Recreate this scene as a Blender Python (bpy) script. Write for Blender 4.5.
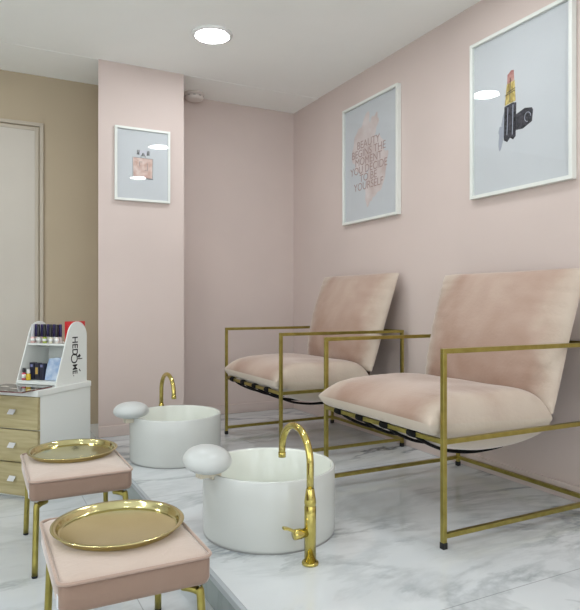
import bpy, bmesh, math, random
from mathutils import Vector, Matrix
from mathutils import noise as mnoise

for _o in list(bpy.data.objects):
    bpy.data.objects.remove(_o)
SC = bpy.context.scene
COL = SC.collection
PI = math.pi
random.seed(7)

# ------------------------------------------------------------------ camera
CAM_H = 0.78
cam_d = bpy.data.cameras.new('camera')
cam = bpy.data.objects.new('camera', cam_d)
COL.objects.link(cam)
cam_d.sensor_fit = 'HORIZONTAL'
cam_d.sensor_width = 36.0
cam_d.lens = 596.1248 / 580 * 36
cam_d.shift_x = (290 - 279.8806) / 580
cam_d.shift_y = -(305 - 303.4241) / 580
cam_d.clip_start = 0.05
cam.location = (0, 0, CAM_H)
cam.rotation_euler = (PI / 2, 0, -0.4677)
SC.camera = cam

# ------------------------------------------------------------------ world, exposure
world = bpy.data.worlds.new('world')
SC.world = world
world.use_nodes = True
bg = world.node_tree.nodes['Background']
bg.inputs[0].default_value = (0.93, 0.97, 1.0, 1)
bg.inputs[1].default_value = 3.0
LAMP_STRENGTH = 90.0
LAMP_COLOR = (0.92, 0.965, 1.0, 1)
SC.view_settings.view_transform = 'Standard'
SC.view_settings.look = 'None'
SC.view_settings.exposure = -0.27
SC.view_settings.gamma = 1.0
SC.view_settings.use_curve_mapping = False


# ------------------------------------------------------------------ colour and material helpers
def lin(r, g, b):
    def f(c):
        c /= 255.0
        return c / 12.92 if c <= 0.04045 else ((c + 0.055) / 1.055) ** 2.4
    return (f(r), f(g), f(b), 1)


def mat(name, col, rough=0.5, metal=0.0, spec=0.5, **kw):
    m = bpy.data.materials.new(name)
    m.use_nodes = True
    b = m.node_tree.nodes['Principled BSDF']
    b.inputs['Base Color'].default_value = col
    b.inputs['Roughness'].default_value = rough
    b.inputs['Metallic'].default_value = metal
    b.inputs['Specular IOR Level'].default_value = spec
    for k, v in kw.items():
        b.inputs[k.replace('_', ' ')].default_value = v
    return m


def nodes_of(m):
    return m.node_tree.nodes, m.node_tree.links, m.node_tree.nodes['Principled BSDF']


def add_noise_color(m, c1, c2, scale=5.0, stretch=(1, 1, 1), detail=4.0, lo=0.35, hi=0.65, bump=0.0, bump_scale=None, distort=0.0):
    n, l, b = nodes_of(m)
    tc = n.new('ShaderNodeTexCoord')
    mp = n.new('ShaderNodeMapping')
    mp.inputs['Scale'].default_value = stretch
    l.new(tc.outputs['Object'], mp.inputs['Vector'])
    t = n.new('ShaderNodeTexNoise')
    t.inputs['Scale'].default_value = scale
    t.inputs['Detail'].default_value = detail
    t.inputs['Distortion'].default_value = distort
    l.new(mp.outputs[0], t.inputs['Vector'])
    r = n.new('ShaderNodeValToRGB')
    r.color_ramp.elements[0].position = lo
    r.color_ramp.elements[0].color = c1
    r.color_ramp.elements[1].position = hi
    r.color_ramp.elements[1].color = c2
    l.new(t.outputs['Fac'], r.inputs['Fac'])
    l.new(r.outputs['Color'], b.inputs['Base Color'])
    if bump:
        t2 = n.new('ShaderNodeTexNoise')
        t2.inputs['Scale'].default_value = bump_scale or scale
        t2.inputs['Detail'].default_value = 5
        l.new(tc.outputs['Object'], t2.inputs['Vector'])
        bp = n.new('ShaderNodeBump')
        bp.inputs['Strength'].default_value = bump
        bp.inputs['Distance'].default_value = 0.01
        l.new(t2.outputs['Fac'], bp.inputs['Height'])
        l.new(bp.outputs[0], b.inputs['Normal'])
    return m


def wall_paint(name, c):
    m = mat(name, c, 0.6, spec=0.25)
    c2 = tuple(min(1, x * 1.03) for x in c[:3]) + (1,)
    c1 = tuple(x * 0.97 for x in c[:3]) + (1,)
    return add_noise_color(m, c1, c2, 1.5, detail=3, bump=0.04, bump_scale=180)


def marble(name, base, vein, joint_y=None, joint_x=None, rot=0.5, rough=0.07):
    m = mat(name, base, rough, spec=0.7)
    n, l, b = nodes_of(m)
    tc = n.new('ShaderNodeTexCoord')
    mp = n.new('ShaderNodeMapping')
    mp.inputs['Rotation'].default_value = (0, 0, rot)
    mp.inputs['Scale'].default_value = (0.55, 1.5, 1)
    l.new(tc.outputs['Object'], mp.inputs['Vector'])

    def math_(op, a, bb):
        k = n.new('ShaderNodeMath')
        k.operation = op
        for i, q in enumerate((a, bb)):
            if q is None:
                continue
            if isinstance(q, (int, float)):
                k.inputs[i].default_value = q
            else:
                l.new(q, k.inputs[i])
        return k.outputs[0]

    def vein_layer(scale, width, seed, dist):
        t = n.new('ShaderNodeTexNoise')
        t.noise_dimensions = '4D'
        t.inputs['W'].default_value = seed
        t.inputs['Scale'].default_value = scale
        t.inputs['Detail'].default_value = 7
        t.inputs['Roughness'].default_value = 0.62
        t.inputs['Distortion'].default_value = dist
        l.new(mp.outputs[0], t.inputs['Vector'])
        a = math_('ABSOLUTE', math_('SUBTRACT', t.outputs['Fac'], 0.5), None)
        r = n.new('ShaderNodeMapRange')
        r.inputs['From Min'].default_value = 0.0
        r.inputs['From Max'].default_value = width
        r.inputs['To Min'].default_value = 1.0
        r.inputs['To Max'].default_value = 0.0
        l.new(a, r.inputs['Value'])
        return r.outputs[0]

    v1 = vein_layer(1.0, 0.028, 3.1, 0.9)
    v2 = vein_layer(1.9, 0.05, 9.4, 0.6)
    mask = n.new('ShaderNodeTexNoise')
    mask.inputs['Scale'].default_value = 1.7
    mask.inputs['Detail'].default_value = 3
    l.new(tc.outputs['Object'], mask.inputs['Vector'])
    mr = n.new('ShaderNodeMapRange')
    mr.inputs['From Min'].default_value = 0.4
    mr.inputs['From Max'].default_value = 0.65
    l.new(mask.outputs['Fac'], mr.inputs['Value'])
    fac = math_('ADD', math_('MULTIPLY', v1, math_('MULTIPLY', mr.outputs[0], 0.75)), math_('MULTIPLY', v2, 0.16))
    cloud = n.new('ShaderNodeTexNoise')
    cloud.inputs['Scale'].default_value = 2.3
    cloud.inputs['Detail'].default_value = 5
    l.new(mp.outputs[0], cloud.inputs['Vector'])
    fac = math_('ADD', fac, math_('MULTIPLY', math_('SUBTRACT', cloud.outputs['Fac'], 0.45), 0.5))
    mix = n.new('ShaderNodeMix')
    mix.data_type = 'RGBA'
    mix.inputs[6].default_value = base
    mix.inputs[7].default_value = vein
    l.new(fac, mix.inputs[0])
    mix.clamp_factor = True
    out = mix.outputs[2]
    if joint_y:
        sep = n.new('ShaderNodeSeparateXYZ')
        l.new(tc.outputs['Object'], sep.inputs[0])

        def jl(sock, pitch, off):
            q = math_('MODULO', math_('ADD', sock, off + 20 * pitch), pitch)
            return math_('LESS_THAN', q, 0.003)
        j = math_('MAXIMUM', jl(sep.outputs[1], *joint_y), jl(sep.outputs[0], *joint_x))
        mix2 = n.new('ShaderNodeMix')
        mix2.data_type = 'RGBA'
        l.new(math_('MULTIPLY', j, 0.55), mix2.inputs[0])
        l.new(out, mix2.inputs[6])
        mix2.inputs[7].default_value = lin(120, 124, 126)
        out = mix2.outputs[2]
    l.new(out, b.inputs['Base Color'])
    return m


def velvet(name, dark, light, sheen=0.7, side_tone=None):
    m = mat(name, light, 0.85, spec=0.15)
    b = m.node_tree.nodes['Principled BSDF']
    b.inputs['Sheen Weight'].default_value = sheen
    b.inputs['Sheen Roughness'].default_value = 0.35
    b.inputs['Sheen Tint'].default_value = (1, 0.97, 0.94, 1)
    add_noise_color(m, dark, light, 3.0, detail=3.5, lo=0.34, hi=0.66, bump=0.12, bump_scale=90, distort=0.25)
    if side_tone:
        # paler tone along both sides of the cushion, broken up by noise
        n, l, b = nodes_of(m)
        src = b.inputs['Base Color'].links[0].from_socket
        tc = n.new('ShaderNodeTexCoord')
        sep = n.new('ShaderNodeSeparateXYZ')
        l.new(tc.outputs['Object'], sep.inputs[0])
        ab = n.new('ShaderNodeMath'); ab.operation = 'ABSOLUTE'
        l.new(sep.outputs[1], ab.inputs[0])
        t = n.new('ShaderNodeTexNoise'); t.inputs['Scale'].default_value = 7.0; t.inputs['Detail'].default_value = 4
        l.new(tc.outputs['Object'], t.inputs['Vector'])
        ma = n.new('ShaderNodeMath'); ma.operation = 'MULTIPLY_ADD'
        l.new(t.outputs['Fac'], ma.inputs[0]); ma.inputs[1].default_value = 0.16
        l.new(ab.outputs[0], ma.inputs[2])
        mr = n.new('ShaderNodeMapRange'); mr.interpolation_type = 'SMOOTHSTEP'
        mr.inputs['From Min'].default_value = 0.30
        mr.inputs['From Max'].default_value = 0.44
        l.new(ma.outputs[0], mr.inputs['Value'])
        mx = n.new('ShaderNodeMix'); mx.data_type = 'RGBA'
        l.new(mr.outputs[0], mx.inputs[0]); l.new(src, mx.inputs[6]); mx.inputs[7].default_value = side_tone
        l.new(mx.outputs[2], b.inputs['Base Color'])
    return m


PINK = lin(212, 196, 189)
M = {}
M['pink'] = wall_paint('pink_paint', PINK)
M['beige'] = wall_paint('beige_paint', lin(181, 166, 142))
M['panel'] = wall_paint('pale_panel_paint', lin(196, 189, 178))
M['ceiling'] = wall_paint('ceiling_paint', lin(251, 252, 248))
M['white_wall'] = wall_paint('white_wall_paint', lin(244, 243, 238))
M['platform'] = marble('platform_marble', lin(217, 221, 223), lin(104, 114, 120), (1.2, 0.034), (9.0, 0.0), 0.25, 0.05)
M['floor'] = marble('floor_marble', lin(208, 213, 215), lin(104, 112, 116), (1.2, -0.3), (0.6, 0.18), 0.9)
M['edge'] = mat('platform_edge_stone', lin(178, 184, 188), 0.2)
M['riser'] = marble('riser_marble', lin(150, 160, 158), lin(104, 114, 114), None, None, 0.9)
M['brass'] = add_noise_color(mat('brushed_brass', lin(166, 154, 84), 0.36, 1.0), lin(158, 146, 78), lin(172, 160, 90), 30)
M['gold'] = add_noise_color(mat('polished_gold', lin(206, 190, 110), 0.14, 1.0), lin(200, 184, 104), lin(210, 194, 118), 8)
M['tray'] = add_noise_color(mat('polished_tray_gold', lin(214, 204, 150), 0.13, 1.0), lin(210, 200, 145), lin(217, 208, 156), 6)
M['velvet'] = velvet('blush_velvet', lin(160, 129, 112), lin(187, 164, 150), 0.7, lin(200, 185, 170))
M['velvet_pale'] = velvet('paler_cushion_velvet', lin(194, 181, 166), lin(202, 190, 176))  # paler tone for the lower and rear faces of the cushions
M['stool_side_shaded'] = velvet('pale_blush_velvet_shaded', lin(150, 125, 110), lin(158, 134, 120), 0.7)  # side of the stool cushion, its shade put into the colour
M['stool_top_lit'] = velvet('pale_blush_velvet_lit', lin(196, 177, 164), lin(204, 187, 175), 1.0)  # same cloth on top, overhead light put into the colour
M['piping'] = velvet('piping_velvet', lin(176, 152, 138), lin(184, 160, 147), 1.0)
M['black'] = add_noise_color(mat('black_webbing', lin(15, 15, 15), 0.8, spec=0.2), lin(12, 12, 12), lin(20, 20, 20), 120)
M['rubber'] = mat('black_rubber', lin(24, 24, 24), 0.6)
M['sling'] = add_noise_color(mat('brown_sling_fabric', lin(120, 94, 78), 0.8), lin(112, 88, 72), lin(126, 100, 84), 60)
M['ceramic'] = add_noise_color(mat('white_gloss_acrylic', lin(207, 209, 205), 0.2), lin(206, 208, 204), lin(208, 210, 206), 2)
M['inner_white'] = mat('brighter_inner_white', lin(228, 231, 222), 0.15)  # brighter white than the outer bowl
M['rest'] = mat('white_padded_vinyl', lin(200, 203, 201), 0.3)
M['bracket'] = mat('cream_plastic', lin(216, 208, 188), 0.4)
M['frame'] = mat('white_lacquer_frame', lin(228, 230, 224), 0.35)
M['paper'] = add_noise_color(mat('white_print_paper', lin(204, 206, 209), 0.8), lin(203, 205, 208), lin(205, 207, 210), 10)
M['white_board'] = mat('white_laminate', lin(228, 231, 227), 0.35)
M['lamp_rim'] = mat('lamp_white_rim', lin(240, 240, 238), 0.4)
M['detector'] = mat('white_detector_plastic', lin(226, 218, 212), 0.45)
M['chrome'] = mat('satin_silver', lin(214, 216, 220), 0.22, 1.0)
M['handle'] = mat('silver_handle', lin(226, 228, 230), 0.35, 0.35)
M['ink'] = mat('black_ink', lin(30, 28, 30), 0.7)
M['text_pink'] = mat('mauve_ink', lin(172, 146, 140), 0.8)
M['wash'] = add_noise_color(mat('blush_watercolour', lin(216, 200, 196), 0.85), lin(203, 184, 179), lin(224, 214, 212), 9, lo=0.3, hi=0.7)


def emission(name, col, s):
    m = bpy.data.materials.new(name)
    m.use_nodes = True
    n, l, b = nodes_of(m)
    b.inputs['Base Color'].default_value = (0.9, 0.9, 0.9, 1)
    b.inputs['Emission Color'].default_value = col
    b.inputs['Emission Strength'].default_value = s
    return m


M['lamp'] = emission('lamp_diffuser', LAMP_COLOR, LAMP_STRENGTH)


def glass_pane(name):
    m = bpy.data.materials.new(name)
    m.use_nodes = True
    n, l = m.node_tree.nodes, m.node_tree.links
    n.remove(n['Principled BSDF'])
    out = n['Material Output']
    tr = n.new('ShaderNodeBsdfTransparent')
    tr.inputs[0].default_value = (0.985, 0.99, 0.99, 1)
    gl = n.new('ShaderNodeBsdfGlossy')
    gl.inputs['Roughness'].default_value = 0.02
    fr = n.new('ShaderNodeFresnel')
    fr.inputs['IOR'].default_value = 1.45
    mx = n.new('ShaderNodeMixShader')
    ge = n.new('ShaderNodeNewGeometry')
    k = n.new('ShaderNodeMath')
    k.operation = 'SUBTRACT'
    k.inputs[0].default_value = 1.0
    l.new(ge.outputs['Backfacing'], k.inputs[1])
    k2 = n.new('ShaderNodeMath')
    k2.operation = 'MULTIPLY'
    l.new(fr.outputs[0], k2.inputs[0])
    l.new(k.outputs[0], k2.inputs[1])
    l.new(k2.outputs[0], mx.inputs[0])
    l.new(tr.outputs[0], mx.inputs[1])
    l.new(gl.outputs[0], mx.inputs[2])
    l.new(mx.outputs[0], out.inputs[0])
    return m


M['glass'] = glass_pane('clear_glass')


def wood():
    m = mat('light_oak', lin(196, 172, 124), 0.5, spec=0.3)
    n, l, b = nodes_of(m)
    tc = n.new('ShaderNodeTexCoord')
    mp = n.new('ShaderNodeMapping')
    mp.inputs['Scale'].default_value = (2.2, 20, 26)
    l.new(tc.outputs['Object'], mp.inputs['Vector'])
    t = n.new('ShaderNodeTexNoise')
    t.inputs['Scale'].default_value = 2.0
    t.inputs['Detail'].default_value = 7
    t.inputs['Distortion'].default_value = 0.7
    l.new(mp.outputs[0], t.inputs['Vector'])
    r = n.new('ShaderNodeValToRGB')
    r.color_ramp.elements[0].position = 0.3
    r.color_ramp.elements[0].color = lin(162, 149, 108)
    r.color_ramp.elements[1].position = 0.7
    r.color_ramp.elements[1].color = lin(190, 178, 139)
    l.new(t.outputs['Fac'], r.inputs['Fac'])
    l.new(r.outputs[0], b.inputs['Base Color'])
    return m


M['oak'] = wood()


# ------------------------------------------------------------------ object helpers
def tag(o, label=None, cat=None, group=None, kind=None):
    if label: o['label'] = label
    if cat: o['category'] = cat
    if group: o['group'] = group
    if kind: o['kind'] = kind
    return o


def empty(name, loc, label, cat, group=None, rz=0.0):
    o = bpy.data.objects.new(name, None)
    o.empty_display_size = 0.1
    COL.objects.link(o)
    o.location = loc
    o.rotation_euler = (0, 0, rz)
    return tag(o, label, cat, group)


def obj(name, bm, m, parent=None, smooth=False, loc=None, bevel=0.0, seg=2, label=None):
    bmesh.ops.recalc_face_normals(bm, faces=bm.faces[:])
    me = bpy.data.meshes.new(name)
    bm.to_mesh(me)
    bm.free()
    me.materials.append(m)
    o = bpy.data.objects.new(name, me)
    COL.objects.link(o)
    if parent: o.parent = parent
    if loc: o.location = loc
    if smooth:
        for p in me.polygons:
            p.use_smooth = True
        md = o.modifiers.new('ws', 'WEIGHTED_NORMAL') if False else None
    if bevel:
        md = o.modifiers.new('bevel', 'BEVEL')
        md.width = bevel
        md.segments = seg
        md.limit_method = 'ANGLE'
        md.angle_limit = math.radians(40)
        for p in me.polygons:
            p.use_smooth = True
        md.harden_normals = True
    if label: o['label'] = label
    return o


def copy_tree(o, parent=None):
    c = o.copy()
    COL.objects.link(c)
    c.parent = parent
    for ch in list(o.children):
        copy_tree(ch, c)
    return c


def box(bm, x0, x1, y0, y1, z0, z1, mx=None):
    v = [bm.verts.new((x, y, z)) for x in (x0, x1) for y in (y0, y1) for z in (z0, z1)]
    for f in ((0, 1, 3, 2), (4, 6, 7, 5), (0, 4, 5, 1), (2, 3, 7, 6), (0, 2, 6, 4), (1, 5, 7, 3)):
        bm.faces.new([v[i] for i in f])
    if mx is not None:
        for q in v: q.co = mx @ q.co
    return bm


def boxm(*a):
    return box(bmesh.new(), *a)


def lathe(bm, prof, n=48, mx=None, close=True):
    """prof: list of (r, z); r == 0 becomes a pole."""
    rings = []
    for r, z in prof:
        if r < 1e-6:
            rings.append([bm.verts.new((0, 0, z))])
        else:
            rings.append([bm.verts.new((r * math.cos(2 * PI * i / n), r * math.sin(2 * PI * i / n), z)) for i in range(n)])
    for a, b in zip(rings, rings[1:]):
        for i in range(n):
            j = (i + 1) % n
            if len(a) == 1 and len(b) == 1: continue
            if len(a) == 1: bm.faces.new((a[0], b[i], b[j]))
            elif len(b) == 1: bm.faces.new((a[i], a[j], b[0]))
            else: bm.faces.new((a[i], a[j], b[j], b[i]))
    if mx is not None:
        for ring in rings:
            for q in ring: q.co = mx @ q.co
    return bm


def sweep(bm, pts, r, n=12, r2=None, cap=True, up=None, square=False):
    """Tube along pts; r2 gives an elliptical/flat section; square gives four-sided tubes."""
    pts = [Vector(p) for p in pts]
    rings = []
    prev = None
    for i, p in enumerate(pts):
        t = (pts[min(i + 1, len(pts) - 1)] - pts[max(i - 1, 0)]).normalized()
        if prev is None:
            a = Vector(up) if up else (Vector((0, 0, 1)) if abs(t.z) < 0.9 else Vector((0, 1, 0)))
            u = (a - t * a.dot(t)).normalized()
        else:
            u = (prev - t * prev.dot(t)).normalized()
        prev = u
        w = t.cross(u)
        rr = r[i] if isinstance(r, (list, tuple)) else r
        rb = r2 if r2 else rr
        if square:
            cs = [(-1, -1), (1, -1), (1, 1), (-1, 1)]
        else:
            cs = [(math.cos(2 * PI * k / n), math.sin(2 * PI * k / n)) for k in range(n)]
        rings.append([bm.verts.new(p + u * (c * rr) + w * (s * rb)) for c, s in cs])
    m = len(rings[0])
    for a, b in zip(rings, rings[1:]):
        for i in range(m):
            bm.faces.new((a[i], a[(i + 1) % m], b[(i + 1) % m], b[i]))
    if cap:
        bm.faces.new(rings[0][::-1])
        bm.faces.new(rings[-1])
    return bm


def prism(bm, outline, d0, d1, mx=None):
    """Outline in XY extruded along Z from d0 to d1."""
    a = [bm.verts.new((x, y, d0)) for x, y in outline]
    b = [bm.verts.new((x, y, d1)) for x, y in outline]
    n = len(a)
    bm.faces.new(a[::-1])
    bm.faces.new(b)
    for i in range(n):
        bm.faces.new((a[i], a[(i + 1) % n], b[(i + 1) % n], b[i]))
    if mx is not None:
        for q in a + b: q.co = mx @ q.co
    return bm


def text_mesh(s, size, depth=0.0003, align='CENTER', sx=1.0, bold=0.0):
    cu = bpy.data.curves.new('lettering_curve', 'FONT')
    cu.body = s
    cu.size = size
    cu.extrude = depth
    cu.offset = bold
    cu.align_x = align
    cu.align_y = 'CENTER'
    o = bpy.data.objects.new('lettering_curve', cu)
    COL.objects.link(o)
    bpy.context.view_layer.update()
    dg = bpy.context.evaluated_depsgraph_get()
    me = bpy.data.meshes.new_from_object(o.evaluated_get(dg))
    bpy.data.objects.remove(o)
    bpy.data.curves.remove(cu)
    bm = bmesh.new()
    bm.from_mesh(me)
    bpy.data.meshes.remove(me)
    for v in bm.verts: v.co.x *= sx
    return bm


def xform(bm, mx):
    for v in bm.verts: v.co = mx @ v.co
    return bm


def join(bm, other, mx=None):
    if mx is not None: xform(other, mx)
    me = bpy.data.meshes.new('tmp')
    other.to_mesh(me)
    other.free()
    bm.from_mesh(me)
    bpy.data.meshes.remove(me)
    return bm


# ------------------------------------------------------------------ setting
XW = 2.1007      # right wall
YB = 3.93        # niche back wall
YL = 3.99        # beige back wall
YP = 3.568       # pillar front
XP0, XP1 = 0.62, 1.135
XE = 0.611       # platform edge
LOW = -0.10      # lower floor
ZC = 2.2
XL, YR = -2.6, -2.6
T = 0.12


def struct(name, bm, m, **k):
    return tag(obj(name, bm, m, **k), kind='structure')


struct('floor', boxm(XL - T, XE, YR - T, YL + T, LOW - 0.1, LOW), M['floor'])
struct('floor_platform', boxm(XE, XW + T, YR - T, YL + T, LOW - 0.1, -0.0), M['platform'])
struct('trim_1', boxm(XE - 0.014, XE, YR, YP, -0.020, 0.0), M['edge'], bevel=0.002)
struct('trim_2', boxm(XE - 0.008, XE, YR, YP, LOW, -0.024), M['riser'])
struct('ceiling', boxm(XL - T, XW + T, YR - T, YP, ZC, ZC + 0.1), M['ceiling'])
struct('ceiling_niche', boxm(XL - T, XW + T, YP + 0.002, YL + T, ZC - 0.002, ZC + 0.1), M['ceiling'])
struct('wall_right', boxm(XW, XW + T, YR - T, YL + T, 0, ZC), M['pink'])
struct('wall_back', boxm(XP1, XW, YB, YL + T, 0, ZC - 0.002), M['pink'])
struct('wall_back_left', boxm(XL - T, XP0 + 0.16, YL, YL + T, LOW, ZC - 0.002), M['beige'])
struct('pillar', prism(bmesh.new(), [(XP0, YP), (XP1, YP), (XP1, YL + T), (XP0 + 0.16, YL + T), (XP0 + 0.012, YP + 0.03)], LOW, ZC), M['pink'])
ly0, ly1, lz0, lz1 = -1.5, 1.7, 0.15, 2.0  # unseen window opening, added to bring light in under the chairs
bm = boxm(XL - T, XL, YR - T, ly0, LOW, ZC)
box(bm, XL - T, XL, ly1, YL, LOW, ZC)
box(bm, XL - T, XL, ly0, ly1, LOW, lz0)
box(bm, XL - T, XL, ly0, ly1, lz1, ZC)
struct('wall_left', bm, M['white_wall'])
bm = bmesh.new()
for a in (ly0, 0.075, ly1 - 0.05):
    box(bm, XL - 0.09, XL - 0.03, a, a + 0.05, lz0, lz1)
box(bm, XL - 0.09, XL - 0.03, ly0, ly1, lz0, lz0 + 0.05)
box(bm, XL - 0.09, XL - 0.03, ly0, ly1, lz1 - 0.05, lz1)
fill_win2 = struct('fill_window_2', bm, M['frame'])
obj('pane', boxm(XL - 0.063, XL - 0.057, ly0 + 0.02, ly1 - 0.02, lz0 + 0.02, lz1 - 0.02), M['glass'], fill_win2)
# rear wall with a wide unseen window, added as daylight fill
wx0, wx1, wz0, wz1 = -2.4, 1.95, 0.15, 2.08
bm = boxm(XL, wx0, YR - T, YR, LOW, ZC)
box(bm, wx1, XW, YR - T, YR, LOW, ZC)
box(bm, wx0, wx1, YR - T, YR, LOW, wz0)
box(bm, wx0, wx1, YR - T, YR, wz1, ZC)
struct('wall_rear', bm, M['white_wall'])
bm = bmesh.new()
for a in (wx0, -0.9, 0.4, wx1 - 0.05):
    box(bm, a, a + 0.05, YR - 0.09, YR - 0.03, wz0, wz1)
box(bm, wx0, wx1, YR - 0.09, YR - 0.03, wz0, wz0 + 0.05)
box(bm, wx0, wx1, YR - 0.09, YR - 0.03, wz1 - 0.05, wz1)
fill_win = struct('fill_window_1', bm, M['frame'])
pane = obj('pane', boxm(wx0 + 0.02, wx1 - 0.02, YR - 0.063, YR - 0.057, wz0 + 0.02, wz1 - 0.02), M['glass'], fill_win)
# skirting
BH = 0.064
struct('baseboard_right', boxm(XW - 0.012, XW, YR, YB - 0.012, 0, BH), M['pink'], bevel=0.003)
struct('baseboard_back', boxm(XP1 + 0.012, XW - 0.0, YB - 0.012, YB, 0, BH), M['pink'], bevel=0.003)
struct('baseboard_pillar', boxm(XP0, XP1 + 0.012, YP - 0.012, YP, 0, BH), M['pink'], bevel=0.003)
struct('baseboard_left', boxm(XL, XP0 - 0.002, YL - 0.012, YL, LOW, LOW + 0.07), M['beige'], bevel=0.003)
# pale door with a moulded frame in the beige wall
dx1, dz1 = 0.36, 1.90
bm = boxm(-0.62, dx1 - 0.05, YL - 0.006, YL, LOW, dz1 - 0.05)
door = struct('door_1', bm, M['panel'])
bm = bmesh.new()
for q, d in ((0.0, 0.016), (0.028, 0.010)):
    box(bm, dx1 - 0.022 - q, dx1 - q, YL - d, YL - 0.0005, LOW, dz1 - q)
    box(bm, -0.67, dx1 - 0.022 - q, YL - d, YL - 0.0005, dz1 - 0.022 - q, dz1 - q)
    box(bm, -0.67 + q, -0.648 + q, YL - d, YL - 0.0005, LOW, dz1 - 0.022 - q)
obj('door_frame', bm, wall_paint('door_frame_paint', lin(186, 176, 160)), door, bevel=0.003)

# ------------------------------------------------------------------ ceiling lamps
lamp_spots = [(1.10, 2.97), (1.45, 1.80), (1.60, 0.40), (-0.36, 3.05), (-0.36, 1.80), (-0.36, 0.55), (-1.7, 2.6), (-1.7, 0.9)]


def make_lamp():
    r = empty('ceiling_lamp', (0, 0, 0), '', 'lamp')
    obj('rim', lathe(bmesh.new(), [(0.088, -0.001), (0.088, -0.011), (0.100, -0.011), (0.107, -0.006), (0.108, 0.0), (0.088, 0.0)], 64), M['lamp_rim'], r, True)
    obj('diffuser', lathe(bmesh.new(), [(0, -0.010), (0.0878, -0.010), (0.0878, -0.002), (0, -0.002)], 48), M['lamp'], r)
    return r


lamp0 = make_lamp()
for i, (x, y) in enumerate(lamp_spots):
    o = lamp0 if i == 0 else copy_tree(lamp0)
    o.location = (x, y, ZC)
    if i == 0:
        tag(o, 'lit round white ceiling lamp above the pillar and far basin', 'lamp')
    else:
        tag(o, 'round white ceiling lamp outside the photo frame', 'lamp', 'ceiling lamps out of view')

# smoke detector
sd = empty('smoke_detector', (1.30, 3.855, ZC - 0.002), 'small round smoke detector on the ceiling beside the pillar top', 'smoke detector')
obj('base', lathe(bmesh.new(), [(0, 0), (0.068, 0), (0.068, -0.012), (0.064, -0.015), (0, -0.015)], 40), M['detector'], sd, True)
obj('cover', lathe(bmesh.new(), [(0.0, -0.015), (0.062, -0.0152), (0.063, -0.028), (0.056, -0.042), (0.040, -0.047), (0, -0.048)], 40), M['detector'], sd, True)
slot_m = mat('detector_slots', lin(176, 170, 166), 0.7)
for k in range(10):
    obj('vent_slot', boxm(0.0595, 0.0645, -0.008, 0.008, -0.029, -0.023, Matrix.Rotation(2 * PI * k / 10, 4, 'Z')), slot_m, sd)


# ------------------------------------------------------------------ pictures
def picture(name, label, W, H, mx, border=0.016, depth=0.028, mat_w=0.0):
    """Local: x across, y up, z out of the wall; origin at the lower-left back corner."""
    r = empty(name, (0, 0, 0), label, 'picture')
    r.matrix_world = mx
    bm = bmesh.new()
    o = [(0, 0), (W, 0), (W, H), (0, H)]
    b = border
    i = [(b, b), (W - b, b), (W - b, H - b), (b, H - b)]
    def ring(pts, z): return [bm.verts.new((x, y, z)) for x, y in pts]
    ob, of, if_, ib = ring(o, 0), ring(o, depth), ring(i, depth), ring(i, 0.0)
    for a, c in ((ob, of), (of, if_), (if_, ib), (ib, ob)):
        for k in range(4):
            bm.faces.new((a[k], a[(k + 1) % 4], c[(k + 1) % 4], c[k]))
    obj('frame', bm, M['frame'], r, bevel=0.0015)
    pr = obj('print', boxm(b, W - b, b, H - b, 0.002, 0.012), M['paper'], r)
    obj('glass', boxm(b, W - b, b, H - b, 0.0195, 0.021), M['glass'], r)
    return r, pr


def flat(pts, z0=0.012, z1=0.0126):
    return prism(bmesh.new(), pts, z0, z1)


def blob(cx, cy, rx, ry, n=40, rough=0.15, seed=0, rot=0.0):
    ps = []
    for k in range(n):
        a = 2 * PI * k / n
        q = 1 + rough * mnoise.noise(Vector((math.cos(a) * 2 + seed, math.sin(a) * 2, seed * 3.1))) * 2
        x, y = rx * q * math.cos(a), ry * q * math.sin(a)
        ps.append((cx + x * math.cos(rot) - y * math.sin(rot), cy + x * math.sin(rot) + y * math.cos(rot)))
    return ps


def wall_mx(y_far, z0):
    """Right wall: local x runs towards the camera (-Y), local y up, local z towards -X."""
    return Matrix(((0, 0, -1, XW), (-1, 0, 0, y_far), (0, 1, 0, z0), (0, 0, 0, 1)))


# quote poster
PW, PH = 0.562, 0.730
p1, pr1 = picture('quote_picture', 'white framed quote print with blush brush stroke, above the far armchair', PW, PH, wall_mx(3.222, 1.277))
strokes = [
    (0.20, 0.50, 0.085, 0.150, 1.0, -0.55), (0.27, 0.40, 0.145, 0.110, 2.0, 0.25),
    (0.36, 0.28, 0.080, 0.140, 3.0, -0.45), (0.28, 0.20, 0.050, 0.120, 5.0, -0.25), (0.31, 0.55, 0.045, 0.080, 6.0, -0.5)]
bm = bmesh.new()
for k, (x, y, rx, ry, sd_, ro) in enumerate(strokes):
    prism(bm, blob(x, y, rx, ry, 60, 0.22, sd_, ro), 0.012, 0.0122 + 0.00012 * k)
obj('brush_stroke', bm, M['wash'], pr1, label='blush watercolour brush stroke')
for k, s in enumerate(('BEAUTY', 'BEGINS THE', 'MOMENT', 'YOU DECIDE', 'TO BE', 'YOURSELF')):
    bm = text_mesh(s, 0.066, 0.0003, sx=0.98)
    xform(bm, Matrix.Translation((0.264, 0.470 - 0.051 * k, 0.0134)))
    if k == 0: tb = bm
    else: join(tb, bm)
obj('lettering', tb, M['text_pink'], pr1, label='mauve capital lettering of the quote')

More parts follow.
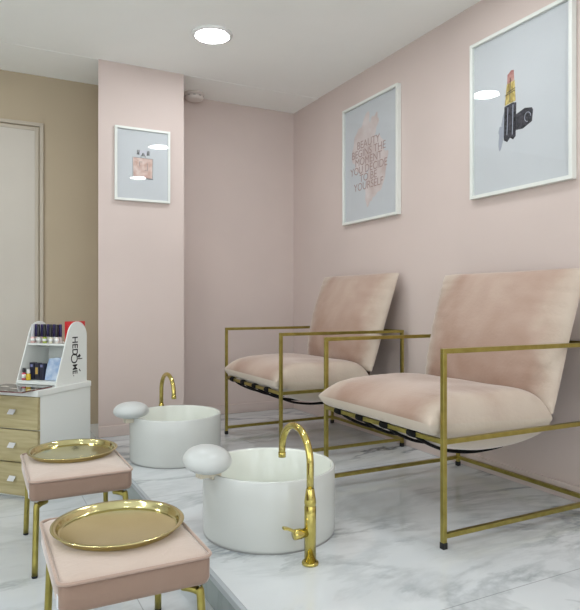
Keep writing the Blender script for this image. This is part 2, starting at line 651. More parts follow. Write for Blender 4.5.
# lipstick picture
p2, pr2 = picture('lipstick_picture', 'white framed lipstick painting, the larger nearer picture above the near armchair', 0.546, 0.728, wall_mx(2.114, 1.270))
lx, ly = 0.222, 0.236
ink2 = add_noise_color(mat('black_watercolour', lin(44, 42, 48), 0.8), lin(28, 27, 32), lin(72, 70, 80), 60)
wash2 = mat('grey_watercolour', lin(160, 163, 174), 0.9)
goldp = add_noise_color(mat('gold_watercolour', lin(200, 172, 92), 0.8), lin(150, 120, 50), lin(226, 206, 130), 50, stretch=(3, 1, 1))
rosep = add_noise_color(mat('rose_watercolour', lin(196, 140, 132), 0.8), lin(170, 108, 104), lin(214, 170, 160), 40)
obj('ink_smudge', flat(blob(lx - 0.038, ly + 0.062, 0.030, 0.062, 48, 0.6, 4.0), 0.012, 0.0121), wash2, pr2)
obj('lipstick_base', flat([(lx - 0.03, ly), (lx - 0.01, ly - 0.012), (lx + 0.005, ly + 0.004), (lx + 0.022, ly - 0.008), (lx + 0.036, ly + 0.004), (lx + 0.04, ly + 0.15), (lx + 0.02, ly + 0.155), (lx - 0.026, ly + 0.148)], 0.012, 0.0124), ink2, pr2)
obj('lipstick_collar', flat([(lx - 0.024, ly + 0.152), (lx + 0.036, ly + 0.158), (lx + 0.031, ly + 0.25), (lx - 0.013, ly + 0.244)], 0.012, 0.0124), goldp, pr2)
obj('lipstick_tip', flat([(lx - 0.011, ly + 0.245), (lx + 0.029, ly + 0.251), (lx + 0.026, ly + 0.296), (lx + 0.012, ly + 0.299), (lx - 0.009, ly + 0.284)], 0.012, 0.0124), rosep, pr2)
bm = flat([(lx + 0.030, ly + 0.030), (lx + 0.075, ly + 0.026), (lx + 0.122, ly + 0.046), (lx + 0.128, ly + 0.092), (lx + 0.122, ly + 0.104), (lx + 0.085, ly + 0.112), (lx + 0.032, ly + 0.096)], 0.012, 0.0124)
obj('lipstick_cap', bm, ink2, pr2)
bm = bmesh.new()
for (a, b_) in (((lx - 0.012, ly + 0.02), (lx - 0.006, ly + 0.14)), ((lx + 0.018, ly + 0.015), (lx + 0.022, ly + 0.145))):
    sweep(bm, [(*a, 0.0125), (*b_, 0.0125)], 0.0022, 4)
pts = [(lx + 0.1 + 0.016 * math.cos(t * 0.4), ly + 0.07 + 0.02 * math.sin(t * 0.4), 0.0125) for t in range(13)]
sweep(bm, pts, 0.0018, 4)
obj('highlight_stroke', bm, wash2, pr2)
bm = bmesh.new()
for q in (0.006, 0.016):
    sweep(bm, [(lx - 0.03 + q * 1.2, ly + 0.19 + q, 0.0125), (lx + 0.034, ly + 0.20 + q, 0.0125)], 0.0018, 4)
sweep(bm, [(lx + 0.004, ly + 0.16, 0.0125), (lx + 0.008, ly + 0.265, 0.0125)], 0.0018, 4)
obj('dark_stroke', bm, ink2, pr2)

# perfume picture on the pillar: local x right, y up, z towards the camera (-Y)
pmx = Matrix(((1, 0, 0, 0.711), (0, 0, -1, YP), (0, 1, 0, 1.389), (0, 0, 0, 1)))
p3, pr3 = picture('perfume_picture', 'small white framed perfume bottle drawing on the pillar', 0.332, 0.437, pmx, border=0.014, depth=0.022)
bx, by = 0.107, 0.142
blushp = add_noise_color(mat('peach_watercolour', lin(214, 184, 172), 0.85), lin(204, 168, 154), lin(226, 204, 196), 40)
greyp = add_noise_color(mat('grey_pencil', lin(120, 116, 118), 0.85), lin(86, 84, 88), lin(160, 158, 160), 90)
obj('bottle_drawing', flat([(bx + 0.003, by), (bx + 0.115, by), (bx + 0.118, by + 0.118), (bx, by + 0.12)], 0.012, 0.0122), blushp, pr3)
bm = bmesh.new()
def stroke(bm, pts, r=0.0013): sweep(bm, [(x, y, 0.0123) for x, y in pts], r, 4)
stroke(bm, [(bx, by + 0.004), (bx - 0.002, by + 0.12), (bx + 0.12, by + 0.118), (bx + 0.118, by)])
stroke(bm, [(bx, by + 0.001), (bx + 0.12, by - 0.003)], 0.0034)
stroke(bm, [(bx + 0.04, by + 0.068), (bx + 0.04, by + 0.096), (bx + 0.055, by + 0.094)])
stroke(bm, [(bx + 0.085, by + 0.09), (bx + 0.087, by + 0.045), (bx + 0.07, by + 0.046)])
stroke(bm, [(bx + 0.048, by + 0.122), (bx + 0.048, by + 0.132), (bx + 0.074, by + 0.132), (bx + 0.074, by + 0.122)], 0.002)
obj('bottle_outline', bm, greyp, pr3)
bm = flat([(bx + 0.022, by + 0.138), (bx + 0.038, by + 0.136), (bx + 0.04, by + 0.166), (bx + 0.024, by + 0.165)])
prism(bm, [(bx + 0.082, by + 0.136), (bx + 0.1, by + 0.138), (bx + 0.099, by + 0.164), (bx + 0.084, by + 0.166)], 0.012, 0.0126)
prism(bm, [(bx + 0.05, by + 0.132), (bx + 0.072, by + 0.132), (bx + 0.066, by + 0.15), (bx + 0.056, by + 0.15)], 0.012, 0.0126)
obj('stopper_drawing', bm, greyp, pr3)
obj('stopper_wash', flat([(bx + 0.04, by + 0.138), (bx + 0.082, by + 0.138), (bx + 0.084, by + 0.165), (bx + 0.04, by + 0.165)], 0.012, 0.0121), mat('pale_lilac_wash', lin(206, 204, 212), 0.9), pr3)

# ------------------------------------------------------------------ armchairs
DEP, CW, HA, HS, HB = 0.740, 0.718, 0.628, 0.339, 0.041
TB = 0.0078   # half tube


def interp(tab, x):
    for (a, fa), (b, fb) in zip(tab, tab[1:]):
        if x <= b:
            t = max(0, (x - a) / (b - a))
            return fa + (fb - fa) * t
    return tab[-1][1]


def smooth_tab(tab, n=40):
    """Catmull-Rom resample of (x, z) points."""
    out = []
    P = [tab[0]] + tab + [tab[-1]]
    for i in range(1, len(P) - 2):
        p0, p1_, p2_, p3_ = P[i - 1:i + 3]
        for k in range(8):
            t = k / 8
            out.append(tuple(0.5 * ((2 * b) + (-a + c) * t + (2 * a - 5 * b + 4 * c - d) * t * t + (-a + 3 * b - 3 * c + d) * t ** 3) for a, b, c, d in zip(p0, p1_, p2_, p3_)))
    out.append(tab[-1])
    return out


STRAP = smooth_tab([(0.0, HS + 0.004), (0.03, 0.316), (0.08, 0.289), (0.14, 0.266), (0.20, 0.254), (0.27, 0.247), (0.37, 0.249), (0.46, 0.264), (0.545, 0.302), (0.605, 0.375), (0.648, 0.50), (0.690, 0.70)])


def pillow(nx, ny, fn):
    """closed cushion: grid (u, v, side) -> co via fn."""
    bm = bmesh.new()
    top = [[None] * (ny + 1) for _ in range(nx + 1)]
    bot = [[None] * (ny + 1) for _ in range(nx + 1)]
    for i in range(nx + 1):
        for j in range(ny + 1):
            # cosine-ish spacing puts more rows at the edges
            u = math.sin((i / nx - 0.5) * PI * 0.94) / math.sin(0.5 * PI * 0.94)
            v = math.sin((j / ny - 0.5) * PI * 0.94) / math.sin(0.5 * PI * 0.94)
            edge = i in (0, nx) or j in (0, ny)
            top[i][j] = bm.verts.new(fn(u, v, 1))
            bot[i][j] = top[i][j] if edge else bm.verts.new(fn(u, v, -1))
    for i in range(nx):
        for j in range(ny):
            bm.faces.new((top[i][j], top[i + 1][j], top[i + 1][j + 1], top[i][j + 1]))
            q = (bot[i][j], bot[i][j + 1], bot[i + 1][j + 1], bot[i + 1][j])
            if len(set(q)) == 4 and not all(a in (top[i][j], top[i + 1][j], top[i + 1][j + 1], top[i][j + 1]) for a in q):
                bm.faces.new(q).material_index = 1
    return bm


def sgnpow(x, p): return math.copysign(abs(x) ** p, x)


def seat_fn(u, v, s):
    ear = (abs(u) * abs(v)) ** 10
    x = 0.242 + u * (0.282 + 0.008 * ear * (1 if u < 0 else 0) - 0.004 * (1 - v * v) * (abs(u) ** 4))
    y = CW / 2 + v * (0.345 - 0.004 * (1 - u * u) * abs(v) ** 4)
    zs = 0.394 - 0.026 * (u + 1) * 0.5
    nz = mnoise.noise(Vector((x * 5, y * 5, s * 3.0)))
    if s > 0:
        pu = max(0.0, 1 - abs(u) ** (3.4 if u < 0 else 7.0)) ** 0.55
        pv = max(0.0, 1 - abs(v) ** 14.0) ** 0.5
        z = zs + pu * pv * (0.088 + 0.016 * (u + 1) * 0.5 + 0.006 * nz)
        z += 0.0035 * pu * pv * max(0.0, abs(v) - 0.3) * mnoise.noise(Vector((x * 38, 0, v * 2)))
    else:
        e = max(0.0, 1 - abs(u) ** 26) ** 0.5 * max(0.0, 1 - abs(v) ** 26) ** 0.5
        target = interp(STRAP, max(0.0, min(0.56, x))) + 0.008
        if x < 0.03: target = max(target, HS + 0.012)
        # the box band at the rim is about 40 mm deep, the belly sinks between the straps
        rim = max(abs(v) ** 8, abs(u) ** 10)
        low = target * (1 - rim) + max(target, zs - 0.042) * rim
        z = zs + (low - zs) * e
    return (x, y, z)


A0, A1 = Vector((0.520, 0, 0.374)), Vector((0.678, 0, 0.918))
AX = (A1 - A0).normalized()
AN = Vector((-AX.z, 0, AX.x))   # forward normal


def back_fn(u, v, s):
    ear = -0.8 * (abs(u) * abs(v)) ** 6
    L = (A1 - A0).length
    a = (u + 1) / 2
    y = CW / 2 + v * (0.351 + 0.006 * ear - 0.008 * (1 - u * u) * abs(v) ** 4)
    p = A0 + AX * (L * a + (0.010 * ear - 0.006 * (1 - v * v) * abs(u) ** 4) * (1 if u > 0 else -1))
    nz = mnoise.noise(Vector((a * 3, y * 4, s * 2.0 + 5)))
    pu = max(0.0, 1 - abs(u) ** 3.0) ** 0.55
    pv = max(0.0, 1 - abs(v) ** 4.0) ** 0.55
    if s > 0:
        wr = mnoise.noise(Vector((a * 24, v * 1.2, 1.7))) * 0.012 * max(0, abs(v) - 0.4)
        h = pu * pv * (0.086 - 0.022 * max(0, u) + 0.010 * nz) + wr * pu
    else:
        h = -pu * pv * (0.034 - 0.008 * u)
    p = p + AN * h
    p.x -= 0.030 * v * a
    return (p.x, y, p.z)


def make_chair():
    r = empty('armchair', (0, 0, 0), '', 'armchair')
    ox = -DEP / 2
    oy = -CW / 2
    G = Matrix.Translation((ox, oy, 0))
    for sy in (0, CW):
        for sx in (0, DEP):
            lg = obj('leg', xform(boxm(sx - TB, sx + TB, sy - TB, sy + TB, 0.018, HA - TB), G), M['brass'], r, bevel=0.0015)
            obj('foot_cap', xform(boxm(sx - TB - 0.0012, sx + TB + 0.0012, sy - TB - 0.0012, sy + TB + 0.0012, 0, 0.0205), G), M['rubber'], lg, bevel=0.001)
        obj('armrest', xform(boxm(-TB, DEP + TB, sy - TB, sy + TB, HA - TB, HA + TB), G), M['brass'], r, bevel=0.0015)
        obj('side_rail', xform(boxm(TB, DEP - TB, sy - TB, sy + TB, HS - TB, HS + TB), G), M['brass'], r, bevel=0.0015)
        obj('floor_rail', xform(boxm(TB, DEP - TB, sy - TB, sy + TB, HB - TB, HB + TB), G), M['brass'], r, bevel=0.0015)
    obj('front_rail', xform(boxm(-TB, TB, TB, CW - TB, HS - TB, HS + TB), G), M['brass'], r, bevel=0.0015)
    obj('rear_rail', xform(boxm(DEP - TB, DEP + TB, TB, CW - TB, HB - TB, HB + TB), G), M['brass'], r, bevel=0.0015)
    # back support: crossbar at arm height carrying two stub posts and a top bar
    bm = boxm(DEP - TB, DEP + TB, TB, CW - TB, HA - TB, HA + TB)
    for y in (0.20, CW - 0.20):
        box(bm, DEP - TB, DEP + TB, y - TB, y + TB, HA, 0.715)
    box(bm, DEP - TB, DEP + TB, 0.20 - TB, CW - 0.20 + TB, 0.70 - TB, 0.70 + TB)
    obj('back_frame', xform(bm, G), M['brass'], r, bevel=0.0015)
    # straps: looped round the front rail, hanging under the seat, rising behind the back cushion
    for k in range(4):
        y = 0.150 + k * 0.155
        inward = (CW / 2 - y) * 0.35
        path = [(x, y + inward * max(0.0, (x - 0.40) / 0.29), z) for x, z in STRAP] + [(0.728, y + inward, 0.706)]
        bm = sweep(bmesh.new(), path, 0.0058, 12, r2=0.017, up=(0, 0, 1))
        sweep(bm, [(0, y - 0.024, HS), (0, y - 0.022, HS), (0, y - 0.01, HS), (0, y + 0.01, HS), (0, y + 0.022, HS), (0, y + 0.024, HS)], [0.009, 0.0128, 0.0142, 0.0142, 0.0128, 0.009], 16)
        obj('strap', xform(bm, G), M['black'], r)
    q0, q1 = A0 - AN * 0.046, A0 + AX * 0.36 - AN * 0.046
    bm = bmesh.new()
    for (y0, y1) in ((0.07, CW - 0.07),):
        w = [bm.verts.new(v) for v in ((q0.x, y0, q0.z), (q1.x, y0, q1.z), (q1.x + 0.003, y0, q1.z), (q0.x + 0.003, y0, q0.z), (q0.x, y1, q0.z), (q1.x, y1, q1.z), (q1.x + 0.003, y1, q1.z), (q0.x + 0.003, y1, q0.z))]
        for f in ((0, 1, 2, 3), (4, 7, 6, 5), (0, 4, 5, 1), (1, 5, 6, 2), (2, 6, 7, 3), (3, 7, 4, 0)):
            bm.faces.new([w[k] for k in f])
    obj('back_sling', xform(bm, G), M['sling'], r, label='brown sling behind the back cushion')
    sc = obj('seat_cushion', xform(pillow(48, 56, seat_fn), G), M['velvet'], r, True)
    sc.data.materials.append(M['velvet_pale'])
    bc = obj('back_cushion', xform(pillow(56, 56, back_fn), G), M['velvet'], r, True)
    bc.data.materials.append(M['velvet_pale'])
    return r


chA = make_chair()
chB = copy_tree(chA)
chA.location = (1.3192 + DEP / 2, 1.457 + CW / 2, 0)
for _c in chB.children:
    if _c.name.startswith(('seat_cushion', 'back_cushion')):
        _c.location = (0.026, 0, 0.036 if _c.name.startswith('back') else 0.0)
chB.location = (1.3192 + DEP / 2, 2.601 + CW / 2, 0)
tag(chA, 'nearer blush velvet armchair with square brass frame, right of the near basin', 'armchair', 'blush armchairs along the wall')
tag(chB, 'farther blush velvet armchair with square brass frame, below the quote picture', 'armchair', 'blush armchairs along the wall')


# ------------------------------------------------------------------ foot basins
def make_basin():
    r = empty('foot_basin', (0, 0, 0), '', 'basin')
    R, H = 0.228, 0.2256
    prof = [(0, 0.002), (R - 0.006, 0.002), (R - 0.001, 0.006), (R, 0.012), (R, H - 0.005), (R - 0.002, H - 0.001), (R - 0.006, H), (R - 0.008, H - 0.001), (R - 0.009, H - 0.006), (R - 0.012, 0.030), (0, 0.030)]
    obj('bowl', lathe(bmesh.new(), prof, 96), M['ceramic'], r, True)
    prof = [(R - 0.0075, H - 0.0025), (R - 0.011, H - 0.0015), (R - 0.013, H - 0.005), (R - 0.018, 0.075), (R - 0.03, 0.052), (R - 0.055, 0.043), (0.03, 0.038), (0, 0.038), (0, 0.034), (0.03, 0.034), (R - 0.055, 0.038), (R - 0.027, 0.048), (R - 0.014, 0.075), (R - 0.0085, H - 0.007), (R - 0.0075, H - 0.0025)]
    obj('inner_basin', lathe(bmesh.new(), prof, 96), M['inner_white'], r, True, label='bright white inner basin')
    obj('base_seal', lathe(bmesh.new(), [(R - 0.02, 0), (R - 0.0015, 0), (R - 0.0015, 0.004), (R - 0.02, 0.004), (R - 0.02, 0)], 96), mat('grey_silicone', lin(150, 150, 148), 0.6), r, True)
    obj('drain', lathe(bmesh.new(), [(0, 0.0425), (0.018, 0.0425), (0.024, 0.0395), (0.024, 0.0385), (0, 0.0385)], 24), M['chrome'], r, True)
    return r


def foot_rest(basin, loc, sc, tilt, rz):
    rest = lathe(bmesh.new(), [(0.0, -0.032)] + [(0.080 * math.cos(a) ** 0.85, 0.042 * math.sin(a) if a > 0 else 0.032 * math.sin(a)) for a in [(-80 + 10 * k) * PI / 180 for k in range(17)]] + [(0, 0.042)], 48)
    mx = Matrix.Translation(loc) @ Matrix.Rotation(rz, 4, 'Z') @ Matrix.Rotation(tilt, 4, 'X') @ Matrix.Diagonal((sc, sc * 0.92, sc, 1))
    fr = obj('foot_rest', xform(rest, mx), M['rest'], basin, True)
    # bracket: arm under the pad and a clip over the rim
    ang = math.atan2(loc[1], loc[0])
    d = math.hypot(loc[0], loc[1])
    bm = bmesh.new()
    R = 0.228
    z = loc[2] - 0.030 * sc
    box(bm, R - 0.022, d + 0.034, -0.017, 0.017, z - 0.022, z + 0.006)
    box(bm, R + 0.001, R + 0.010, -0.015, 0.015, 0.2256 - 0.014, z - 0.002)
    box(bm, R - 0.026, R - 0.0165, -0.015, 0.015, 0.2256 - 0.012, z - 0.002)
    xform(bm, Matrix.Rotation(ang, 4, 'Z'))
    obj('bracket', bm, M['bracket'], fr, bevel=0.002)


bA = make_basin()
bB = copy_tree(bA)
bA.location = (0.901, 1.868, 0)
bB.location = (0.894, 2.946, 0)
tag(bA, 'nearer round white foot basin with egg-shaped foot rest on its rim', 'basin', 'round white foot basins')
tag(bB, 'farther round white foot basin with foot rest, in front of the pillar', 'basin', 'round white foot basins')
foot_rest(bA, (-0.243, -0.045, 0.274), 1.02, 0.22, 0.2)
foot_rest(bB, (-0.232, -0.03, 0.256), 1.07, 0.0, 0.0)


# ------------------------------------------------------------------ faucets (local +y is the spout direction)
def make_faucet():
    r = empty('faucet', (0, 0, 0), '', 'faucet')
    obj('base_flange', lathe(bmesh.new(), [(0, 0), (0.0255, 0), (0.0255, 0.006), (0.023, 0.0085), (0, 0.0085)], 32), M['gold'], r, True)
    obj('body', lathe(bmesh.new(), [(0, 0.008), (0.0178, 0.008), (0.0178, 0.172), (0.0165, 0.175), (0.0165, 0.178), (0.0180, 0.181), (0.0180, 0.188), (0.0130, 0.222), (0.0118, 0.226), (0, 0.226)], 32), M['gold'], r, True)
    pts = [(0, 0, 0.224), (0, 0, 0.27)]
    Rr = 0.096
    zc = 0.407 - 0.0115 - Rr
    for k in range(0, 25):
        a = PI * k / 24
        pts.append((0, Rr - Rr * math.cos(a), zc + Rr * math.sin(a)))
    pts.append((0, 2 * Rr, zc - 0.012))
    obj('spout', sweep(bmesh.new(), pts, 0.0112, 20, up=(1, 0, 0)), M['gold'], r, True)
    obj('aerator', lathe(bmesh.new(), [(0.008, 0), (0.0125, 0), (0.0125, 0.016), (0.0113, 0.017), (0.0113, 0.001), (0.008, 0.001), (0.008, 0)], 24, Matrix.Translation((0, 2 * Rr, zc - 0.024))), M['gold'], r, True)
    # side valve with a flat lever, pointing to local -x
    mx = Matrix.Translation((0, 0, 0.096)) @ Matrix.Rotation(-PI / 2, 4, 'Y')
    vb = obj('valve', lathe(bmesh.new(), [(0, 0.012), (0.0135, 0.012), (0.0135, 0.030), (0.0155, 0.032), (0.0155, 0.052), (0.0140, 0.056), (0, 0.056)], 28, mx), M['gold'], r, True)
    bm = sweep(bmesh.new(), [(-0.045, 0, 0.102), (-0.062, 0, 0.111), (-0.078, 0.0, 0.119), (-0.090, 0.0, 0.121)], 0.0042, square=True, r2=0.008, up=(0, 0, 1))
    obj('lever', bm, M['gold'], vb, bevel=0.002)
    return r


fA = make_faucet()
fB = copy_tree(fA)
fA.location = (0.886, 1.553, 0)
fA.rotation_euler = (0, 0, math.radians(-1))
fB.location = (0.907, 3.258, 0)
fB.rotation_euler = (0, 0, PI + math.radians(4))
tag(fA, 'polished gold gooseneck faucet standing before the near basin, side lever visible', 'faucet', 'gold gooseneck faucets')
tag(fB, 'polished gold gooseneck faucet behind the far basin, only its arch visible', 'faucet', 'gold gooseneck faucets')


# ------------------------------------------------------------------ stools (origin at floor, centre)
SX, SY = 0.330, 0.405
SZ0, SZ1 = 0.240, 0.307      # above the lower floor


def rounded_rect(hx, hy, r, n=6):
    ps = []
    for cx_, cy_, a0 in ((hx - r, hy - r, 0), (-hx + r, hy - r, 90), (-hx + r, -hy + r, 180), (hx - r, -hy + r, 270)):
        for k in range(n + 1):
            a = math.radians(a0 + 90 * k / n)
            ps.append((cx_ + r * math.cos(a), cy_ + r * math.sin(a)))
    return ps


def make_stool():
    r = empty('stool', (0, 0, 0), '', 'stool')
    bm = bmesh.new()
    hx, hy = SX / 2, SY / 2
    rings = []
    for inset, z in ((0.012, SZ0), (0.003, SZ0 + 0.004), (0.0, SZ0 + 0.015), (0.0, SZ1 - 0.012), (0.002, SZ1 - 0.004), (0.010, SZ1 + 0.002), (0.03, SZ1 + 0.006), (0.07, SZ1 + 0.009), (0.12, SZ1 + 0.010)):
        rr = max(0.004, 0.022 - inset * 0.1)
        rings.append([bm.verts.new((x, y, z)) for x, y in rounded_rect(hx - inset, hy - inset, rr)])
    n = len(rings[0])
    for a, b in zip(rings, rings[1:]):
        for i in range(n):
            bm.faces.new((a[i], a[(i + 1) % n], b[(i + 1) % n], b[i]))
    bm.faces.new(rings[0][::-1])
    bm.faces.new(rings[-1])
    cu = obj('cushion', bm, M['stool_side_shaded'], r, True)
    cu.data.materials.append(M['stool_top_lit'])
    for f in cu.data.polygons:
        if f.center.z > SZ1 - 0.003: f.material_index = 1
    loop = [(x, y, SZ1 - 0.001) for x, y in rounded_rect(hx + 0.001, hy + 0.001, 0.023, 8)]
    loop.append(loop[0])
    bm = sweep(bmesh.new(), loop, 0.0042, 8, cap=False, up=(0, 0, 1))
    obj('piping', bm, M['piping'], cu, True)
    obj('fabric_tag', boxm(-hx - 0.0016, -hx + 0.001, -hy + 0.018, -hy + 0.030, SZ0 + 0.012, SZ0 + 0.038), mat('white_woven_tag', lin(226, 230, 236), 0.7), cu, label='small white fabric tag')
    obj('seat_base', boxm(-hx + 0.03, hx - 0.03, -hy + 0.04, hy - 0.04, SZ0 - 0.006, SZ0 + 0.002), M['rubber'], r)
    for sx in (-1, 1):
        for sy in (-1, 1):
            x0, y0 = sx * (hx - 0.055), sy * (hy - 0.05)
            x1, y1 = sx * (hx - 0.022), sy * (hy - 0.018)
            x2, y2 = sx * (hx - 0.016), sy * (hy - 0.002)
            pts = [(x0, y0, SZ0 - 0.013), (x0 + (x1 - x0) * 0.5, y0 + (y1 - y0) * 0.5, SZ0 - 0.0135), (x0 + (x1 - x0) * 0.8, y0 + (y1 - y0) * 0.8, SZ0 - 0.017), (x1, y1, SZ0 - 0.030), (x2, y2, 0.006)]
            sm = []
            V = [Vector(p) for p in pts]
            P = [V[0]] + V + [V[-1]]
            for i in range(1, len(P) - 2):
                a, b, c, d = P[i - 1:i + 3]
                for k in range(5):
                    t = k / 5
                    sm.append(0.5 * ((2 * b) + (c - a) * t + (2 * a - 5 * b + 4 * c - d) * t * t + (3 * b - a - 3 * c + d) * t ** 3) if i < len(P) - 3 else b + (c - b) * t)
            sm.append(V[-1])
            lg = obj('leg', sweep(bmesh.new(), sm, 0.0095, 14), M['brass'], r, True)
            obj('foot_glide', lathe(bmesh.new(), [(0, 0), (0.009, 0), (0.010, 0.007), (0, 0.007)], 16, Matrix.Translation((x2, y2, 0))), M['rubber'], lg, True)
    return r


stA = make_stool()
stB = copy_tree(stA)
stA.location = (0.310, 1.483, LOW)
stB.location = (0.309, 2.262, LOW)
tag(stA, 'nearer pale blush velvet footstool on brass legs, cut by the bottom edge of the photo', 'stool', 'blush footstools')
tag(stB, 'farther pale blush velvet footstool on brass legs, in front of the drawer cabinet', 'stool', 'blush footstools')


def make_tray_mesh():
    prof = [(0, 0.0), (0.140, 0.0), (0.1445, 0.002), (0.1475, 0.006), (0.150, 0.0145), (0.153, 0.0165), (0.1605, 0.0172), (0.162, 0.0185), (0.1605, 0.0198), (0.152, 0.0192), (0.1478, 0.016), (0.1452, 0.006), (0.142, 0.003), (0.139, 0.0022), (0, 0.0022)]
    return obj('tray', lathe(bmesh.new(), prof, 96), M['tray'], None, True)


trA = make_tray_mesh()
trB = copy_tree(trA)
ZT = LOW + SZ1 + 0.0095
trA.location = (0.313, 1.515, ZT)
trB.location = (0.316, 2.349, ZT)
tag(trA, 'round polished gold tray lying on the nearer footstool', 'tray', 'gold trays on the footstools')
tag(trB, 'round polished gold tray lying on the farther footstool', 'tray', 'gold trays on the footstools')

# ------------------------------------------------------------------ drawer cabinet (local x right along the front, local y to the back)
CY = math.radians(-46.5)
CX0, CY0 = 0.236, 2.853
cab = empty('drawer_cabinet', (CX0, CY0, LOW), 'white drawer cabinet with light oak drawer fronts, behind the far footstool', 'cabinet', rz=CY)
CWd, CDp, CHt = 0.285, 0.392, 0.490
bmc = bmesh.new()
def cab_outline(inset=0.0, r=0.03):
    ps = [(-CWd + inset, 0.018), (0 - inset, 0.018)]
    for k in range(7):
        a = math.radians(90 * k / 6)
        ps.append((-r + (r - inset) * math.cos(a), CDp - r + (r - inset) * math.sin(a)))
    ps.append((-CWd + inset, CDp - inset))
    return ps
prism(bmc, cab_outline(0.004), 0.0, CHt - 0.027)
obj('body', bmc, M['white_board'], cab, bevel=0.002)
bmc = bmesh.new()
ps = cab_outline(0.0, 0.032)
ps[0] = (-CWd, -0.004); ps[1] = (0.0, -0.004)
prism(bmc, ps, CHt - 0.027, CHt)
obj('top', bmc, M['white_board'], cab, bevel=0.003)
dz = [(0.013, 0.159), (0.164, 0.308), (0.313, 0.460)]
for z0, z1 in dz:
    d = obj('drawer', boxm(-CWd + 0.006, -0.004, 0.0, 0.0175, z0, z1), M['oak'], cab, bevel=0.0015)
    zc = (z0 + z1) / 2 + 0.005
    hm = Matrix.Translation((-0.139, -0.014, zc)) @ Matrix.Rotation(math.radians(-38), 4, 'X')
    bm = boxm(-0.018, 0.018, -0.0015, 0.0015, -0.013, 0.013, hm)
    box(bm, -0.139 - 0.009, -0.139 + 0.009, -0.014, 0.001, zc - 0.004, zc + 0.004)
    obj('handle', bm, M['handle'], d, bevel=0.0015, label='small square silver handle')

CABM = Matrix.Translation((CX0, CY0, 0)) @ Matrix.Rotation(CY, 4, 'Z')
TOPZ = LOW + CHt


def on_cab(x, y, z=0.0):
    p = CABM @ Vector((x, y, 0))
    return (p.x, p.y, TOPZ + z)


# magazine
mg = empty('magazine', on_cab(-0.145, 0.014, 0.0), 'glossy dark magazine lying on the drawer cabinet before the display stand', 'magazine', rz=CY + math.radians(2))
obj('pages', boxm(-0.135, 0.125, -0.098, 0.098, 0.0005, 0.005), mat('magazine_pages', lin(120, 62, 60), 0.6), mg, label='pages edged in red and dark tones')
cv = mat('magazine_cover', lin(40, 40, 44), 0.06)
add_noise_color(cv, lin(24, 24, 28), lin(206, 200, 188), 4.0, stretch=(3, 6, 1), detail=2, lo=0.57, hi=0.61)
obj('cover', boxm(-0.137, 0.127, -0.1, 0.1, 0.005, 0.0062), cv, mg)

# display stand: local x right, y back; origin at the front-left of its base
ST_W, ST_D, ST_H = 0.236, 0.228, 0.302
SOX, SOY = -0.252, 0.130
st = empty('display_stand', on_cab(SOX, SOY), 'white two-shelf nail polish display stand with black lettering on its side panel', 'display stand', rz=CY)


def panel_outline():
    ps = [(0, 0), (ST_D, 0), (ST_D, ST_H - 0.075)]
    c, rr = (ST_D - 0.072, ST_H - 0.075), 0.072
    for k in range(1, 15):
        a = math.radians(0 + 165 * k / 14)
        ps.append((c[0] + rr * math.cos(a), c[1] + rr * 1.04 * math.sin(a)))
    return ps


PM = Matrix(((0, 0, 1, 0), (1, 0, 0, 0), (0, 1, 0, 0), (0, 0, 0, 1)))  # outline (y, z) extruded along x
for x0 in (0.0, ST_W - 0.006):
    pn = obj('side_panel', prism(bmesh.new(), panel_outline(), x0, x0 + 0.006, PM), M['white_board'], st, bevel=0.001)
# lettering, reading downwards on the outer side of the right panel
def letter_mx(yc, zc):
    # text x -> -z (downwards), text y -> +y (towards the back), normal +x
    return Matrix(((0, 0, 1, ST_W + 0.0003), (0, 1, 0, yc), (-1, 0, 0, zc), (0, 0, 0, 1)))
lt = xform(text_mesh('HED', 0.056, 0.0003, sx=0.86, bold=0.0008), letter_mx(0.136, 0.182))
join(lt, xform(text_mesh('O', 0.070, 0.0003, sx=0.95), letter_mx(0.130, 0.122)))
join(lt, xform(text_mesh('ME', 0.048, 0.0003, sx=0.80, bold=0.0008), letter_mx(0.136, 0.070)))
join(lt, xform(text_mesh('.', 0.048, 0.0003, sx=0.9), letter_mx(0.140, 0.038)))
def on_panel(pts):  # (y, z) polygon on the panel
    return prism(bmesh.new(), pts, ST_W + 0.0001, ST_W + 0.0006, PM)
join(lt, on_panel([(0.154, 0.130), (0.172, 0.142), (0.180, 0.131), (0.168, 0.122)]))
join(lt, on_panel([(0.160, 0.121), (0.192, 0.119), (0.192, 0.115), (0.162, 0.115)]))
join(lt, on_panel([(0.166, 0.064), (0.176, 0.054), (0.180, 0.057), (0.170, 0.068)]))
obj('lettering', lt, M['ink'], pn, label='black lettering running down the panel')
obj('shelf', boxm(0.006, ST_W - 0.006, 0.004, ST_D, 0.006, 0.020), M['white_board'], st, bevel=0.001)
obj('shelf', boxm(0.006, ST_W - 0.006, 0.078, ST_D, 0.186, 0.195), M['white_board'], st, bevel=0.001)
obj('back_panel', boxm(0.006, 0.140, ST_D - 0.005, ST_D - 0.001, 0.020, 0.186), M['white_board'], st)

STM = CABM @ Matrix.Translation((SOX, SOY, 0))


def on_stand(x, y, z):
    p = STM @ Vector((x, y, 0))
    return (p.x, p.y, TOPZ + z)


cap_black = mat('black_cap', lin(26, 25, 30), 0.3)
cap_purple = mat('deep_purple_cap', lin(44, 34, 92), 0.35)
cap_clear = mat('pale_grey_cap', lin(196, 196, 200), 0.3)
white_lab = mat('white_label', lin(232, 232, 230), 0.5)


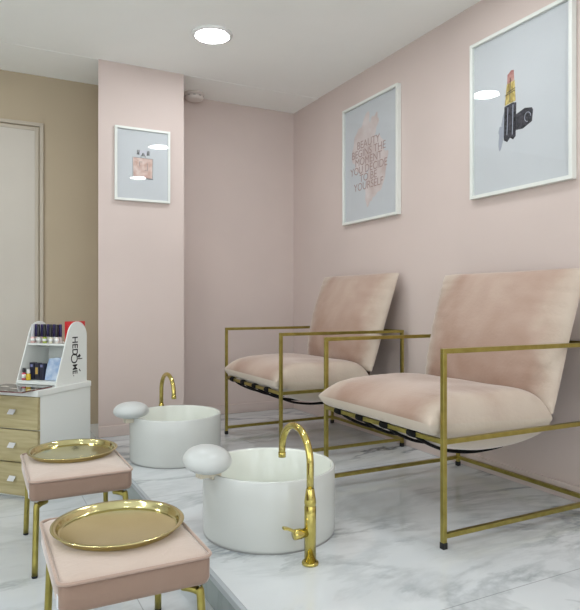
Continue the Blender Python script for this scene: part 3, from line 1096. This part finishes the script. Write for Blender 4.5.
def polish(name, loc, body_c, cap_m, label, group, h=0.030, capz=0.062, r=0.0105, lab=True):
    e = empty(name, loc, label, 'nail polish', group, rz=CY)
    bmat = mat('polish_' + name, body_c, 0.12)
    obj('bottle', lathe(bmesh.new(), [(0, 0.0005), (r - 0.001, 0.0005), (r, 0.003), (r, h - 0.004), (r - 0.003, h), (0.004, h + 0.002), (0, h + 0.002)], 20), bmat, e, True)
    obj('cap', lathe(bmesh.new(), [(0, h + 0.001), (0.0076, h + 0.001), (0.0082, h + 0.004), (0.0074, h + capz - 0.002), (0.0066, h + capz), (0, h + capz)], 16), cap_m, e, True)
    if lab:
        obj('label', lathe(bmesh.new(), [(r + 0.0002, 0.010), (r + 0.0004, 0.010), (r + 0.0004, h - 0.008), (r + 0.0002, h - 0.008), (r + 0.0002, 0.010)], 20), white_lab, e, True)
    return e


UZ = 0.1955
front = [((226, 186, 180), cap_clear, 'pink nail polish with pale grey cap at the left of the upper shelf'),
         ((206, 202, 196), cap_black, 'milky nail polish with black cap, second from left on the upper shelf front row'),
         ((160, 176, 70), cap_black, 'lime green nail polish with black cap in the middle of the upper shelf'),
         ((216, 212, 190), cap_black, 'cream nail polish with black cap on the upper shelf, right of the lime one'),
         ((222, 214, 206), cap_black, 'ivory nail polish with black cap, last in front row')]
for k, (c, cm, lb) in enumerate(front):
    polish('nail_polish', on_stand(0.019 + 0.0365 * k, 0.094, UZ), lin(*c), cm, lb, 'nail polishes on the upper shelf')
back = [((222, 196, 190), 'leftmost'), ((216, 180, 174), 'second from left'), ((226, 224, 220), 'third from left'), ((224, 224, 226), 'fourth from left'), ((226, 226, 220), 'rightmost'), ((220, 190, 170), 'rightmost')]
for k, (c, pos) in enumerate(back[:5]):
    polish('nail_polish', on_stand(0.019 + 0.0365 * k, 0.118, UZ), lin(*c), cap_purple, 'purple capped nail polish, upper shelf back row, %s' % pos, 'nail polishes on the upper shelf')
# red box beside the right panel
rb = obj('red_carton', boxm(0, 0.044, 0, 0.098, 0.0005, 0.106), mat('red_card', lin(196, 36, 40), 0.45), None, bevel=0.001)
rb.location = on_stand(0.185, 0.125, UZ); rb.rotation_euler = (0, 0, CY)
tag(rb, 'bright red carton standing on the upper shelf behind the arched side panel', 'box')
# lower shelf
LZ = 0.0205
polish('nail_polish', on_stand(0.026, 0.028, LZ), lin(196, 84, 100), cap_black, 'small rose nail polish at the left of the lower shelf', None, 0.036, 0.022, 0.010)
polish('nail_polish', on_stand(0.052, 0.028, LZ), lin(206, 176, 30), white_lab, 'small yellow nail polish with white cap on the lower shelf', None, 0.032, 0.020, 0.011, lab=False)
navy = mat('navy_card', lin(30, 32, 52), 0.4)
gold_card = mat('gold_card', lin(196, 164, 88), 0.4)
for k, (x, lb) in enumerate(((0.052, 'dark navy carton on the lower shelf behind the yellow polish'), (0.082, 'dark navy carton with gold panel, middle of the lower shelf'), (0.111, 'dark navy carton beside the pale blue pouch'))):
    e = empty('carton', on_stand(x, 0.062, LZ), lb, 'box', 'navy cartons on the lower shelf', rz=CY)
    obj('box', boxm(-0.0125, 0.0125, -0.0125, 0.0125, 0.0005, 0.083 - 0.002 * k), navy, e, bevel=0.0008)
    obj('print', boxm(-0.007, 0.007, -0.0131, -0.0125, 0.028 if k == 1 else 0.062, 0.060 if k == 1 else 0.074), gold_card if k == 1 else mat('lilac_print', lin(120, 124, 168), 0.5), e)
pc = bmesh.new()
prism(pc, [(0, 0), (0.086, 0), (0.088, 0.05), (0.084, 0.104), (0.05, 0.108), (0.004, 0.101), (-0.002, 0.05)], 0, 0.016, Matrix(((1, 0, 0, 0), (0, 0.25, 1, 0), (0, 1, 0, 0.0005), (0, 0, 0, 1))))
po = obj('pouch', pc, add_noise_color(mat('pale_blue_foil', lin(166, 188, 214), 0.3), lin(140, 166, 202), lin(204, 214, 226), 18), None, bevel=0.003)
po.location = on_stand(0.128, 0.050, LZ); po.rotation_euler = (0, 0, CY)
tag(po, 'pale blue pouch leaning on the lower shelf of the display stand', 'pouch')
